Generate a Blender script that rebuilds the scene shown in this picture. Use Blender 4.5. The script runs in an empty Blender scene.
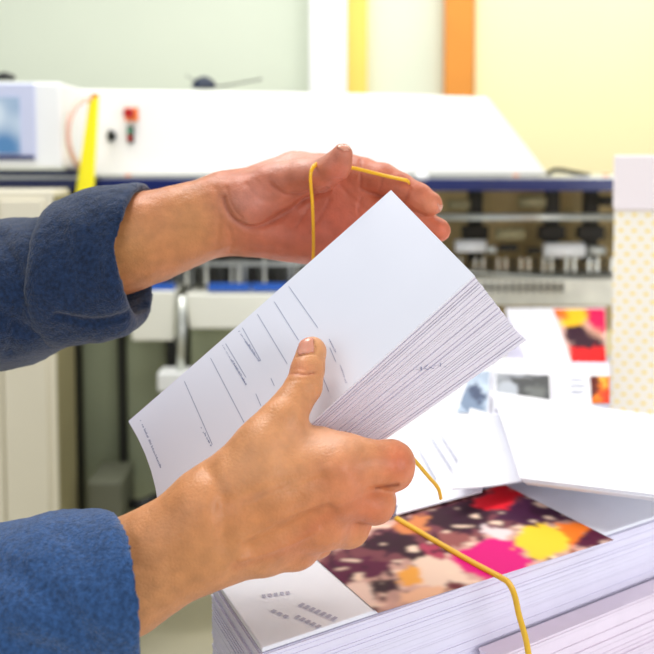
import bpy, math, random
import numpy as np
from mathutils import Vector, Matrix, noise

random.seed(7)
rng = np.random.default_rng(7)
C = bpy.context.scene.collection
F = 900.0            # focal length in pixels of the 654 frame
CX, CY = 327.0, 223.0
PITCH = math.radians(4.0)
CAMZ = 1.10
R2 = lambda s: s

# ------------------------------------------------------------------ camera geometry
cd = bpy.data.cameras.new('camera'); cam = bpy.data.objects.new('camera', cd); C.objects.link(cam)
cam.location = (0, 0, CAMZ); cam.rotation_euler = (math.pi/2 - PITCH, 0, 0)
cd.sensor_width = 36; cd.sensor_fit = 'HORIZONTAL'; cd.lens = F/654*36
cd.shift_y = -(327-CY)/654
cd.clip_start = 0.02
cd.dof.use_dof = True; cd.dof.focus_distance = 0.56; cd.dof.aperture_fstop = (cd.lens/1000)/0.0066
bpy.context.scene.camera = cam
sp, cp = math.sin(PITCH), math.cos(PITCH)

def P(px, py, d):
    x = (px-CX)*d/F; y = -(py-CY)*d/F; z = -d
    # camera axes in world: right (1,0,0); up (0, sp, cp); back (0,-cp, sp)
    return Vector((x, y*sp - z*cp, CAMZ + y*cp + z*sp))
def ray(px, py):
    return P(px, py, 1.0) - Vector((0, 0, CAMZ))
def G(px, py, z):
    r = ray(px, py); return Vector((0, 0, CAMZ)) + r*((z-CAMZ)/r.z)
def W(px, py, Y):
    r = ray(px, py); return Vector((0, 0, CAMZ)) + r*(Y/r.y)
def project_np(v):
    x = v[:, 0]; y = v[:, 1]; z = v[:, 2]-CAMZ
    d = y*cp - z*sp; u = y*sp + z*cp
    return np.stack([CX+F*x/d, CY-F*u/d], 1), d
def proj(v):
    q, d = project_np(np.array([list(v)])); return q[0], d[0]

# ------------------------------------------------------------------ materials
def lin(c, a=1.0):
    out = []
    for v in c[:3]:
        v = v/255.0
        out.append(v/12.92 if v <= 0.04045 else ((v+0.055)/1.055)**2.4)
    return (out[0], out[1], out[2], a)

def mat(name, col, rough=0.55, metal=0.0, var=0.0, scale=20.0, bump=0.0, bscale=200.0, spec=0.5,
        emit=0.0, attr=None, sss=0.0, sheen=0.0, detail=3.0, bdist=0.001):
    m = bpy.data.materials.new(name); m.use_nodes = True
    nt = m.node_tree; b = nt.nodes['Principled BSDF']
    b.inputs['Base Color'].default_value = lin(col)
    b.inputs['Roughness'].default_value = rough; b.inputs['Metallic'].default_value = metal
    b.inputs['Specular IOR Level'].default_value = spec
    tc = nt.nodes.new('ShaderNodeTexCoord')
    src = None
    if attr:
        a = nt.nodes.new('ShaderNodeAttribute'); a.attribute_name = attr; src = a.outputs['Color']
    if var > 0:
        n = nt.nodes.new('ShaderNodeTexNoise'); n.inputs['Scale'].default_value = scale; n.inputs['Detail'].default_value = detail
        nt.links.new(tc.outputs['Object'], n.inputs['Vector'])
        mr = nt.nodes.new('ShaderNodeMapRange'); mr.inputs['From Min'].default_value = .25; mr.inputs['From Max'].default_value = .75
        mr.inputs['To Min'].default_value = 1-var; mr.inputs['To Max'].default_value = 1+var*.6
        nt.links.new(n.outputs['Fac'], mr.inputs['Value'])
        mx = nt.nodes.new('ShaderNodeMix'); mx.data_type = 'RGBA'; mx.blend_type = 'MULTIPLY'; mx.inputs[0].default_value = 1.0
        if src: nt.links.new(src, mx.inputs[6])
        else: mx.inputs[6].default_value = lin(col)
        nt.links.new(mr.outputs['Result'], mx.inputs[7]); src = mx.outputs[2]
    if src: nt.links.new(src, b.inputs['Base Color'])
    if bump > 0:
        n2 = nt.nodes.new('ShaderNodeTexNoise'); n2.inputs['Scale'].default_value = bscale; n2.inputs['Detail'].default_value = 4
        nt.links.new(tc.outputs['Object'], n2.inputs['Vector'])
        bp = nt.nodes.new('ShaderNodeBump'); bp.inputs['Strength'].default_value = bump; bp.inputs['Distance'].default_value = bdist
        nt.links.new(n2.outputs['Fac'], bp.inputs['Height']); nt.links.new(bp.outputs['Normal'], b.inputs['Normal'])
    if sss > 0:
        b.inputs['Subsurface Weight'].default_value = sss
        b.inputs['Subsurface Radius'].default_value = (1.0, .35, .18); b.inputs['Subsurface Scale'].default_value = .004
    if sheen > 0:
        b.inputs['Sheen Weight'].default_value = sheen; b.inputs['Sheen Roughness'].default_value = .5
    if emit > 0:
        if src: nt.links.new(src, b.inputs['Emission Color'])
        else: b.inputs['Emission Color'].default_value = lin(col)
        b.inputs['Emission Strength'].default_value = emit
    return m

M = dict(
    paper=mat('white_paper', (240, 241, 249), .45, var=.015, scale=60),
    paper_face=mat('leaflet_paper', (239, 242, 252), .32, var=.015, scale=25),
    paper_edge=mat('paper_edge', (238, 234, 246), .7, var=.03, scale=90),
    paper_pile=mat('pile_paper', (234, 230, 247), .6, var=.03, scale=40),
    ink=mat('grey_ink', (150, 157, 184), .6),
    ink2=mat('blue_grey_ink', (126, 134, 170), .6),
    print=mat('colour_print', (255, 255, 255), .6, attr='Col', spec=.15),
    skin=mat('skin', (220, 160, 120), .42, attr='Col', sss=.08, var=.16, scale=120, bump=.7, bscale=700, spec=.45, detail=6, bdist=.0006),
    nail=mat('nail', (226, 152, 126), .25, spec=.6, sss=.15, var=.04, scale=200),
    fleece_shaded=mat('shaded_blue_fleece', (34, 54, 86), .95, var=.62, scale=380, bump=1.0, bscale=900, spec=.1, sheen=.35, bdist=.0012, detail=6),  # same jacket fleece, with the upper arm's shade put into the colour
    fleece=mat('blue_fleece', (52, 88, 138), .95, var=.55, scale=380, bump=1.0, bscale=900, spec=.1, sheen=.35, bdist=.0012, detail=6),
    rubber=mat('yellow_rubber', (248, 188, 26), .4, sss=.1),
    rubber2=mat('amber_rubber', (238, 188, 44), .45),
    hood=mat('white_enamel', (247, 246, 244), .25, var=.02, scale=3),
    navy=mat('navy_enamel', (18, 32, 92), .3, var=.1, scale=8),
    navy_dk=mat('dark_navy', (14, 20, 48), .4),
    white=mat('white_plastic', (240, 242, 240), .4),
    lav=mat('lavender_bezel', (200, 206, 230), .4),
    red=mat('red_plastic', (176, 14, 18), .3), orange_p=mat('orange_plastic', (250, 132, 30), .5),
    green_p=mat('green_plastic', (90, 160, 130), .4), black=mat('black_plastic', (18, 18, 18), .5),
    yellow_bar=mat('yellow_plastic', (250, 238, 20), .4),
    cream=mat('cream_enamel', (232, 226, 204), .5, var=.03, scale=6),
    khaki=mat('khaki_panel', (150, 142, 104), .6, var=.08, scale=10),
    gpanel=mat('grey_green_panel', (160, 168, 138), .5, var=.12, scale=7),
    khaki_dk=mat('dull_grey_enamel', (104, 106, 88), .6, var=.1, scale=10),
    dark=mat('dark_interior', (44, 40, 30), .7, var=.3, scale=20),
    brown=mat('brown_interior', (196, 172, 118), .6, var=.35, scale=14),
    steel=mat('brushed_steel', (205, 208, 200), .3, metal=.7, var=.15, scale=40),
    steel_dk=mat('dark_steel', (92, 92, 84), .4, metal=.5, var=.3, scale=50),
    tray=mat('tray_paint', (238, 238, 224), .4), blue_tab=mat('blue_tab', (40, 96, 190), .4),
    wall_g=mat('green_white_wall', (226, 234, 214), .9, var=.03, scale=2.0),
    wall_y=mat('yellow_wall', (250, 240, 190), .9, var=.04, scale=1.6),
    wall_w=mat('white_pillar', (248, 248, 250), .8),
    post_y=mat('yellow_post', (250, 216, 104), .7, var=.05, scale=5),
    post_o=mat('orange_post', (226, 146, 54), .7, var=.08, scale=5),
    floor=mat('beige_floor', (214, 206, 180), .5, var=.06, scale=5),
    table=mat('table_laminate', (236, 239, 243), .4, var=.03, scale=12),
    table_leg=mat('table_leg_steel', (150, 160, 156), .4, metal=.4),
    card_w=mat('pinkish_card', (246, 236, 234), .7, var=.02, scale=12),
    cable_c=mat('cream_cable', (238, 192, 172), .5),
    gadget=mat('blue_black_plastic', (12, 30, 54), .4),
    dirty_w=mat('smudged_white', (232, 230, 214), .5, var=.15, scale=30),
)

# screen: a lit display with a soft blue picture
def screen_mat():
    m = bpy.data.materials.new('lit_screen'); m.use_nodes = True; nt = m.node_tree
    b = nt.nodes['Principled BSDF']; tc = nt.nodes.new('ShaderNodeTexCoord')
    g = nt.nodes.new('ShaderNodeTexNoise'); g.inputs['Scale'].default_value = 9; g.inputs['Detail'].default_value = 1
    r = nt.nodes.new('ShaderNodeValToRGB')
    r.color_ramp.elements[0].position = .38; r.color_ramp.elements[0].color = lin((60, 130, 185))
    r.color_ramp.elements[1].position = .6; r.color_ramp.elements[1].color = lin((225, 240, 250))
    nt.links.new(tc.outputs['Object'], g.inputs['Vector']); nt.links.new(g.outputs['Fac'], r.inputs['Fac'])
    nt.links.new(r.outputs['Color'], b.inputs['Emission Color']); b.inputs['Emission Strength'].default_value = .75
    b.inputs['Base Color'].default_value = (.02, .03, .05, 1); b.inputs['Roughness'].default_value = .2
    return m
M['screen'] = screen_mat()

def dotted_mat():
    # cream card printed with rows of small yellow dots, in the box's own coordinates
    m = bpy.data.materials.new('dotted_card'); m.use_nodes = True; nt = m.node_tree
    b = nt.nodes['Principled BSDF']; b.inputs['Roughness'].default_value = .7
    tc = nt.nodes.new('ShaderNodeTexCoord'); sx = nt.nodes.new('ShaderNodeSeparateXYZ'); nt.links.new(tc.outputs['Object'], sx.inputs[0])
    def mth(op, a, bb=None):
        n = nt.nodes.new('ShaderNodeMath'); n.operation = op
        for i, q in enumerate((a, bb)):
            if q is None: continue
            if isinstance(q, (int, float)): n.inputs[i].default_value = q
            else: nt.links.new(q, n.inputs[i])
        return n.outputs[0]
    s = .0175
    row = mth('DIVIDE', sx.outputs['Z'], s*.62)
    par = mth('MODULO', mth('ABSOLUTE', mth('FLOOR', row)), 2.0)
    # the print runs round the corner: use x+y
    xy = mth('ADD', sx.outputs['X'], mth('MULTIPLY', sx.outputs['Y'], -1.0))
    fx = mth('SUBTRACT', mth('FRACT', mth('ADD', mth('DIVIDE', xy, s), mth('MULTIPLY', par, .5))), .5)
    fz = mth('MULTIPLY', mth('SUBTRACT', mth('FRACT', row), .5), .62)
    d = mth('SQRT', mth('ADD', mth('POWER', mth('ABSOLUTE', fx), 2.0), mth('POWER', mth('ABSOLUTE', mth('MULTIPLY', fz, 1.5)), 2.0)))
    dot = mth('LESS_THAN', d, .2)
    mx = nt.nodes.new('ShaderNodeMix'); mx.data_type = 'RGBA'; nt.links.new(dot, mx.inputs[0])
    mx.inputs[6].default_value = lin((254, 247, 228)); mx.inputs[7].default_value = lin((253, 226, 110))
    nt.links.new(mx.outputs[2], b.inputs['Base Color'])
    return m
M['dots'] = dotted_mat()

# ------------------------------------------------------------------ object helpers
def tag(o, label=None, cat=None, group=None, kind=None):
    if label: o['label'] = label
    if cat: o['category'] = cat
    if group: o['group'] = group
    if kind: o['kind'] = kind
    return o
def empty(name, loc, label=None, cat=None, group=None):
    o = bpy.data.objects.new(name, None); C.objects.link(o); o.location = loc; o.empty_display_size = .05
    bpy.context.view_layer.update()
    return tag(o, label, cat, group)
def link(name, me, m, parent=None, smooth=False):
    o = bpy.data.objects.new(name, me); C.objects.link(o)
    if m is not None:
        for q in (m if isinstance(m, (list, tuple)) else [m]): me.materials.append(q)
    if smooth:
        me.polygons.foreach_set('use_smooth', [True]*len(me.polygons))
    if parent:
        o.parent = parent
        o.matrix_parent_inverse = Matrix.Translation(parent.location).inverted() if parent.parent is None and parent.type == 'EMPTY' else Matrix.Identity(4)
    return o
class MB:
    def __init__(s): s.v = []; s.f = []; s.mi = []
    def quadmesh(s, vs, fs, mi=0):
        n = len(s.v); s.v += [tuple(v) for v in vs]; s.f += [tuple(i+n for i in f) for f in fs]; s.mi += [mi]*len(fs); return s
    def hexa(s, c, mi=0):      # 8 corners: bottom 0-3, top 4-7 (same winding)
        return s.quadmesh(c, [(3, 2, 1, 0), (4, 5, 6, 7), (0, 1, 5, 4), (1, 2, 6, 5), (2, 3, 7, 6), (3, 0, 4, 7)], mi)
    def box(s, a, b, mi=0):
        x0, y0, z0 = [min(a[i], b[i]) for i in range(3)]; x1, y1, z1 = [max(a[i], b[i]) for i in range(3)]
        return s.hexa([(x0, y0, z0), (x1, y0, z0), (x1, y1, z0), (x0, y1, z0), (x0, y0, z1), (x1, y0, z1), (x1, y1, z1), (x0, y1, z1)], mi)
    def pxbox(s, x0, y0, x1, y1, Y, dep, mi=0):
        a = W(x0, y0, Y); b = W(x1, y1, Y); return s.box(a, (b.x, Y+dep, b.z), mi)
    def prism(s, pts, ext, mi=0):   # polygon points + extrusion vector
        n = len(pts); e = Vector(ext); vs = [Vector(p) for p in pts]+[Vector(p)+e for p in pts]
        fs = [tuple(range(n)), tuple(range(2*n-1, n-1, -1))]+[((i+1) % n, i, i+n, (i+1) % n+n) for i in range(n)]
        return s.quadmesh(vs, fs, mi)
    def tube(s, pts, r, seg=8, cap=True, mi=0, flat=1.0):
        pts = [Vector(p) for p in pts]; vs = []; fs = []; up = None
        rs = r if isinstance(r, (list, tuple)) else [r]*len(pts)
        for i, p in enumerate(pts):
            t = (pts[min(i+1, len(pts)-1)]-pts[max(i-1, 0)]).normalized()
            if up is None: up = t.orthogonal().normalized()
            up = (up - t*up.dot(t)).normalized(); w = t.cross(up)
            for k in range(seg):
                a = 2*math.pi*k/seg; vs.append(p+up*math.cos(a)*rs[i]+w*math.sin(a)*rs[i]*flat)
        for i in range(len(pts)-1):
            for k in range(seg):
                k2 = (k+1) % seg; fs.append((i*seg+k, i*seg+k2, (i+1)*seg+k2, (i+1)*seg+k))
        if cap: fs.append(tuple(range(seg-1, -1, -1))); n = (len(pts)-1)*seg; fs.append(tuple(range(n, n+seg)))
        return s.quadmesh(vs, fs, mi)
    def build(s, name, m, parent=None, smooth=False, bevel=0.0):
        me = bpy.data.meshes.new(name); me.from_pydata(s.v, [], s.f)
        if isinstance(m, (list, tuple)): me.polygons.foreach_set('material_index', s.mi)
        me.update(); o = link(name, me, m, parent, smooth)
        if bevel > 0:
            b = o.modifiers.new('bevel', 'BEVEL'); b.width = bevel; b.segments = 2; b.limit_method = 'ANGLE'
        return o
def spline(pts, n=8):
    pts = [Vector(p) for p in pts]; out = []
    for i in range(len(pts)-1):
        p0 = pts[max(i-1, 0)]; p1 = pts[i]; p2 = pts[i+1]; p3 = pts[min(i+2, len(pts)-1)]
        for k in range(n):
            t = k/n; out.append(.5*((2*p1)+(p2-p0)*t+(2*p0-5*p1+4*p2-p3)*t*t+(3*p1-p0-3*p2+p3)*t**3))
    out.append(pts[-1]); return out

# ------------------------------------------------------------------ implicit surfaces
def cone(Pg, a, b, ra, rb):
    a = np.array(a, dtype=np.float32); b = np.array(b, dtype=np.float32); ab = b-a; L = float(ab@ab)+1e-12
    t = np.clip(((Pg[0]-a[0])*ab[0]+(Pg[1]-a[1])*ab[1]+(Pg[2]-a[2])*ab[2])/L, 0, 1)
    return np.sqrt((Pg[0]-a[0]-t*ab[0])**2+(Pg[1]-a[1]-t*ab[1])**2+(Pg[2]-a[2]-t*ab[2])**2)-(ra+t*(rb-ra))
def smin(a, b, k):
    h = np.maximum(k-np.abs(a-b), 0)/k; return np.minimum(a, b)-h*h*k*.25
def smax(a, b, k): return -smin(-a, -b, k)
def S(px, py, d, r): return (P(px, py, d), r*d/F)
def chain(Pg, pts, k=.002):
    out = None; q = [S(*p) for p in pts]
    if len(q) == 1: return cone(Pg, q[0][0], q[0][0], q[0][1], q[0][1])
    for (a, ra), (b, rb) in zip(q[:-1], q[1:]):
        c = cone(Pg, a, b, ra, rb); out = c if out is None else smin(out, c, k)
    return out
def nets(fn, lo, hi, h):
    ax = [np.arange(lo[i], hi[i]+h, h, dtype=np.float32) for i in range(3)]
    Pg = np.meshgrid(*ax, indexing='ij', sparse=True)
    f = np.ascontiguousarray(fn(Pg)); s = f < 0
    nx, ny, nz = f.shape
    acc = np.zeros((nx-1, ny-1, nz-1, 3), np.float32); cnt = np.zeros((nx-1, ny-1, nz-1), np.int16)
    def corner(A, d): return A[d[0]:nx-1+d[0], d[1]:ny-1+d[1], d[2]:nz-1+d[2]]
    for axis in range(3):
        for d1 in (0, 1):
            for d2 in (0, 1):
                o = [0, 0, 0]; oth = [i for i in range(3) if i != axis]; o[oth[0]] = d1; o[oth[1]] = d2
                e = list(o); e[axis] = 1
                f0 = corner(f, o); f1 = corner(f, e); x = (f0 < 0) != (f1 < 0)
                t = np.where(x, f0/np.where(x, f0-f1, 1), 0)
                for i in range(3):
                    acc[..., i] += np.where(x, o[i]+(t if i == axis else 0), 0)
                cnt += x
    act = cnt > 0; idx = -np.ones(act.shape, np.int64); n = int(act.sum()); idx[act] = np.arange(n)
    ijk = np.argwhere(act); v = (ijk+acc[act]/cnt[act][:, None])*h+np.array([a[0] for a in ax])
    faces = []
    for axis in range(3):
        o1, o2 = [(1, 2), (2, 0), (0, 1)][axis]
        sl0 = [slice(None)]*3; sl1 = [slice(None)]*3; sl0[axis] = slice(0, -1); sl1[axis] = slice(1, None)
        a = s[tuple(sl0)]; b = s[tuple(sl1)]; x = a != b
        e = np.argwhere(x)
        ok = (e[:, o1] > 0) & (e[:, o2] > 0) & (e[:, o1] < f.shape[o1]-1) & (e[:, o2] < f.shape[o2]-1)
        e = e[ok]; ins = a[tuple(e.T)]
        def gi(da, db):
            q = e.copy(); q[:, o1] -= da; q[:, o2] -= db; return idx[tuple(q.T)]
        q = np.stack([gi(1, 1), gi(0, 1), gi(0, 0), gi(1, 0)], 1)
        q[~ins] = q[~ins][:, ::-1]; faces.append(q)
    return v.astype(np.float64), np.concatenate(faces)
def vnormals(v, f):
    n = np.zeros_like(v); fn = np.cross(v[f[:, 2]]-v[f[:, 0]], v[f[:, 3]]-v[f[:, 1]])
    for i in range(4): np.add.at(n, f[:, i], fn)
    return n/np.maximum(np.linalg.norm(n, axis=1), 1e-12)[:, None]
def relax(v, f, it=2, lam=.5):
    for _ in range(it):
        acc = np.zeros_like(v); c = np.zeros(len(v))
        for a, b in ((0, 1), (1, 2), (2, 3), (3, 0)):
            np.add.at(acc, f[:, a], v[f[:, b]]); np.add.at(acc, f[:, b], v[f[:, a]])
            np.add.at(c, f[:, a], 1); np.add.at(c, f[:, b], 1)
        v = v*(1-lam)+lam*acc/np.maximum(c, 1)[:, None]
    return v
def mesh_from(name, v, f):
    me = bpy.data.meshes.new(name); me.vertices.add(len(v)); me.vertices.foreach_set('co', v.astype(np.float32).ravel())
    me.loops.add(4*len(f)); me.loops.foreach_set('vertex_index', f.astype(np.int32).ravel())
    me.polygons.add(len(f)); me.polygons.foreach_set('loop_start', np.arange(0, 4*len(f), 4, dtype=np.int32))
    me.update(calc_edges=True); me.validate(); return me
def smooth2(pts):
    if len(pts) < 3: return pts
    out = []
    for i in range(len(pts)-1):
        p0, p1, p2, p3 = (np.array(pts[max(i-1, 0)], float), np.array(pts[i], float), np.array(pts[i+1], float), np.array(pts[min(i+2, len(pts)-1)], float))
        for k in range(6):
            t = k/6; out.append(tuple(.5*((2*p1)+(p2-p0)*t+(2*p0-5*p1+4*p2-p3)*t*t+(3*p1-p0-3*p2+p3)*t**3)))
    return out+[pts[-1]]
def polydist(q, pts):
    pts = smooth2(pts)
    """distance in px from points q to a polyline"""
    best = np.full(len(q), 1e9); par = np.zeros(len(q))
    for (x0, y0), (x1, y1) in zip(pts[:-1], pts[1:]):
        ab = np.array([x1-x0, y1-y0], float); L = ab@ab
        t = np.clip(((q[:, 0]-x0)*ab[0]+(q[:, 1]-y0)*ab[1])/L, 0, 1)
        d = np.hypot(q[:, 0]-x0-t*ab[0], q[:, 1]-y0-t*ab[1]); best = np.minimum(best, d)
    return best
def facing(v, n):
    view = v-np.array([0, 0, CAMZ]); view /= np.linalg.norm(view, axis=1)[:, None]
    return np.clip(-(n*view).sum(1)*1.6, 0, 1)
def crease(v, f, pts, w, depth):
    n = vnormals(v, f); q, d = project_np(v); g = np.exp(-(polydist(q, pts)/w)**2)*facing(v, n)
    return v-n*(g*depth)[:, None]
def bumpspot(v, f, x, y, r, h):
    n = vnormals(v, f); q, d = project_np(v); g = np.exp(-(((q[:, 0]-x)**2+(q[:, 1]-y)**2)/r**2))*facing(v, n)
    return v+n*(g*h)[:, None]
def tint(q, w, base, spots, lines=()):
    col = np.tile(np.array(lin(base)[:3]), (len(q), 1))
    for (x, y, rx, ry, c, a) in spots:
        g = np.exp(-(((q[:, 0]-x)/rx)**2+((q[:, 1]-y)/ry)**2))*a
        col = col*(1-g[:, None])+np.array(lin(c)[:3])*g[:, None]
    for (pts, wd, c, a) in lines:
        g = np.exp(-(polydist(q, pts)/wd)**2)*a*w
        col = col*(1-g[:, None])+np.array(lin(c)[:3])*g[:, None]
    return col

# ------------------------------------------------------------------ right (near) arm and hand
def near_hand(Pg):
    k = .012
    arm1 = chain(Pg, [(20, 585, .50, 44), (130, 556, .502, 39), (200, 516, .503, 35)])
    arm2 = chain(Pg, [(20, 632, .505, 44), (130, 597, .507, 38), (200, 553, .508, 33)])
    palm = smin(arm1, arm2, .02)
    for c in (
        [(205, 510, .502, 34), (270, 478, .500, 29), (338, 464, .503, 25)],
        [(205, 528, .504, 33), (275, 500, .503, 28), (340, 492, .505, 24)],
        [(205, 545, .508, 31), (270, 528, .508, 26), (322, 524, .512, 24)],
        [(205, 555, .512, 30), (262, 548, .516, 26), (296, 545, .522, 23)],
        [(215, 500, .503, 33), (262, 446, .507, 27)],
    ):
        palm = smin(palm, chain(Pg, c, .004), k)
    # web between thumb and first finger
    palm = smin(palm, chain(Pg, [(270, 450, .510, 25), (318, 444, .513, 16), (345, 452, .512, 16)], .004), .012)
    th = chain(Pg, [(262, 450, .507, 26), (283, 420, .512, 22.5), (304, 386, .525, 17.6), (307.5, 370, .531, 16.4), (311.5, 352, .538, 15.4)], .0035)
    out = smin(palm, th, .007)
    idx = chain(Pg, [(338, 463, .503, 24.5), (364, 463, .508, 22.5), (391, 464.5, .515, 23), (393, 470, .545, 20), (389, 470, .568, 18), (368, 455, .603, 16), (346, 432, .617, 14)], .004)
    mid = chain(Pg, [(338, 494, .505, 23), (374, 503, .517, 20), (378, 500, .555, 17), (355, 480, .602, 15.5), (325, 455, .622, 14)], .004)
    rin = chain(Pg, [(322, 524, .512, 23), (348, 527, .527, 19.5), (354, 522, .565, 17), (333, 502, .604, 15), (308, 480, .620, 13)], .004)
    lit = chain(Pg, [(296, 546, .522, 21), (316, 540, .545, 17), (318, 535, .575, 15), (300, 517, .602, 13)], .004)
    fg = smin(idx, mid, .0022)
    fg = smin(fg, rin, .005); fg = smin(fg, lit, .005)
    return smin(out, fg, .006)
lo = P(10, 690, .50); hi = P(440, 320, .60)
v, f = nets(near_hand, (lo.x, .445, lo.z), (hi.x+.01, .66, 1.075), .0013)
v = relax(v, f, 3, .5)
for pts, w, dpt in (
    ([(376, 487.5), (386, 487), (398, 485)], 1.6, .0016),
    ([(286, 374), (294, 373), (304, 374), (318, 371)], 1.3, .0008),
    ([(288, 371), (296, 369), (306, 370)], 1.0, .0004),
    ([(289, 381), (300, 380), (312, 379)], 1.2, .0003),
    ([(313.5, 341), (315, 347), (314.5, 353)], 1.0, .0007),
    ([(297, 356.5), (305, 354.5), (314, 353)], 1.2, .0005),
    ([(402, 445), (399, 455), (401, 466)], 1.6, .0004),
    ([(396, 444), (392, 456), (394, 468)], 1.6, .0004),
    ([(250, 548), (290, 530), (330, 508)], 7, .0026),
    ([(225, 505), (275, 488), (320, 478)], 8, .0018),
    ([(362, 452), (352, 470), (360, 484)], 5, .0008),
    ([(208, 470), (222, 500), (224, 545)], 8, .0020),
    ([(330, 508), (350, 505), (372, 492)], 4, .0009),
):
    v = crease(v, f, pts, w, dpt)
for x, y, r, hgt in ((340, 470, 15, .0024), (334, 500, 12, .0018), (398, 462, 12, .0012), (318, 532, 10, .0010), (262, 440, 22, .0012), (375, 508, 11, .001), (300, 362, 8, .0004)):
    v = bumpspot(v, f, x, y, r, hgt)
# tendons
for pts in ([(240, 540), (285, 515), (325, 500)], [(240, 560), (285, 545), (318, 530)], [(245, 505), (330, 468)]):
    v = crease(v, f, pts, 3.2, -.0012)
for a, b in ((0, 0),):
    n = vnormals(v, f); nn = np.array([noise.noise(Vector(p)*160)*.00025+noise.noise(Vector(p)*55)*.0005 for p in v]); v = v+n*nn[:, None]
q, dd = project_np(v)
w = facing(v, vnormals(v, f))
colN = tint(q, w, (217, 148, 96), [  # red knuckles are skin colour; darker patches on the hand paint in shade
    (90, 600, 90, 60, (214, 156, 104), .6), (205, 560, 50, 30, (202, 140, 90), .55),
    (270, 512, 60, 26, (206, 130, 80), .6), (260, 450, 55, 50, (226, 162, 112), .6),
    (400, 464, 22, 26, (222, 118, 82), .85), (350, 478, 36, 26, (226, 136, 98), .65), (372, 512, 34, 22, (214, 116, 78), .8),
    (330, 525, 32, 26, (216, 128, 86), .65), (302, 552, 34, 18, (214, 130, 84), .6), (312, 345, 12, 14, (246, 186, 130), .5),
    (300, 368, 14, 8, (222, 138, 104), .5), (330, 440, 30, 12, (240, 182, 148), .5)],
    [([(376, 487.5), (398, 485)], 1.8, (120, 50, 30), .8), ([(288, 373.5), (304, 374.5), (314, 373)], 1.3, (170, 90, 62), .6),  # crease and finger-gap lines darkened in the colour, standing in for shade
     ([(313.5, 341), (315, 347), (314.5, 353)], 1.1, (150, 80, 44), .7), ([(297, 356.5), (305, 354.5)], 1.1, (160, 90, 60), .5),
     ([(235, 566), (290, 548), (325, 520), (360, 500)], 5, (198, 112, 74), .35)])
near_v, near_f = v, f

# ------------------------------------------------------------------ left (far) arm and hand, palm towards us
def far_hand(Pg):
    arm1 = chain(Pg, [(70, 250, .67, 40), (150, 227, .665, 35), (225, 203, .662, 28)])
    arm2 = chain(Pg, [(70, 275, .672, 40), (150, 246, .668, 37), (225, 221, .664, 30)])
    palm = smin(arm1, arm2, .02)
    for c in (
        [(230, 202, .668, 28), (295, 177, .680, 25), (345, 174, .678, 20), (362, 174, .672, 17)],
        [(232, 212, .668, 28), (300, 200, .680, 24), (360, 203, .674, 17)],
        [(234, 220, .670, 27), (300, 222, .680, 22), (352, 231, .674, 17)],
        [(234, 224, .672, 26), (285, 238, .675, 20), (336, 252, .676, 16)],
    ):
        palm = smin(palm, chain(Pg, c, .004), .012)
    palm = smin(palm, chain(Pg, [(258, 232, .662, 19), (300, 241, .664, 16)], .004), .016)       # heel of the hand
    palm = smin(palm, chain(Pg, [(248, 200, .652, 27), (282, 186, .648, 23)], .004), .009)       # ball of the thumb
    th = chain(Pg, [(275, 185, .648, 22), (305, 177, .636, 18), (322, 176, .627, 16), (336, 166, .617, 14.4), (342, 154.5, .611, 11.3)], .004)
    out = smin(palm, th, .006)
    idx = chain(Pg, [(360, 175, .672, 17), (382, 179, .664, 15.5), (400, 187, .658, 14.2), (418, 196, .652, 13.2), (431, 204, .648, 12.2)], .003)
    mid = chain(Pg, [(360, 204, .674, 16), (402, 216, .664, 14), (420, 222, .66, 13), (439, 230, .655, 11.8)], .003)
    rin = chain(Pg, [(352, 231, .674, 16), (392, 246, .668, 13), (420, 258, .66, 11)], .003)
    lit = chain(Pg, [(336, 252, .676, 14), (372, 270, .67, 11), (395, 282, .665, 10)], .003)
    fg = smin(idx, mid, .0016)
    fg = smin(fg, rin, .0016); fg = smin(fg, lit, .0016)
    return smin(out, fg, .004)
lo = P(60, 330, .67); hi = P(470, 120, .67)
v, f = nets(far_hand, (lo.x, .585, lo.z-.01), (hi.x+.01, .73, hi.z+.012), .0014)
v = relax(v, f, 3, .5)
pal = [(223, 198), (227, 210), (236, 221), (252, 228), (274, 221), (294, 207.5), (309, 197.5), (326, 190.5)]
CR2 = (
    (pal, 3.0, .0030), ([(226, 188), (232, 205), (243, 217)], 1.6, .0008),
    ([(270, 184), (278, 190), (286, 194.5), (298, 194.5), (312, 191)], 2.0, .0016),
    ([(360, 160), (361, 172), (360, 188)], 1.5, .0010), ([(360, 189), (372, 194), (386, 198)], 1.4, .0016),
    ([(361, 198), (358, 212)], 1.3, .0010), ([(409, 190), (405, 200), (401, 206)], 1.4, .0007),
    ([(384, 176), (381, 186), (379, 192)], 1.4, .0006), ([(310, 232), (322, 214), (330, 200)], 1.5, .0008),
    ([(296, 228), (306, 212), (312, 200)], 1.4, .0006), ([(340, 186), (350, 196), (362, 206)], 1.8, .0010),
    ([(246, 184), (254, 194), (262, 200)], 2.0, .0006), ([(256, 180), (264, 189), (272, 193)], 2.0, .0005),
    ([(228, 226), (232, 240), (230, 250)], 1.8, .0010), ([(216, 190), (219, 215), (217, 246)], 3.0, .0008),
    ([(250, 246), (280, 250)], 2.5, .0004), ([(330, 178), (340, 180)], 1.5, .0004),
)
for pts, w, dpt in CR2: v = crease(v, f, pts, w, dpt)
for x, y, r, hgt in ((250, 208, 16, .0030), (284, 204, 12, .0012), (300, 180, 14, .001), (428, 203, 9, .0006), (385, 185, 9, .0006), (340, 158, 7, .0004), (262, 240, 18, .0012)):
    v = bumpspot(v, f, x, y, r, hgt)
n = vnormals(v, f); nn = np.array([noise.noise(Vector(p)*150)*.0003+noise.noise(Vector(p)*50)*.0006 for p in v]); v = v+n*nn[:, None]
q, dd = project_np(v); w = facing(v, vnormals(v, f))
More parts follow.
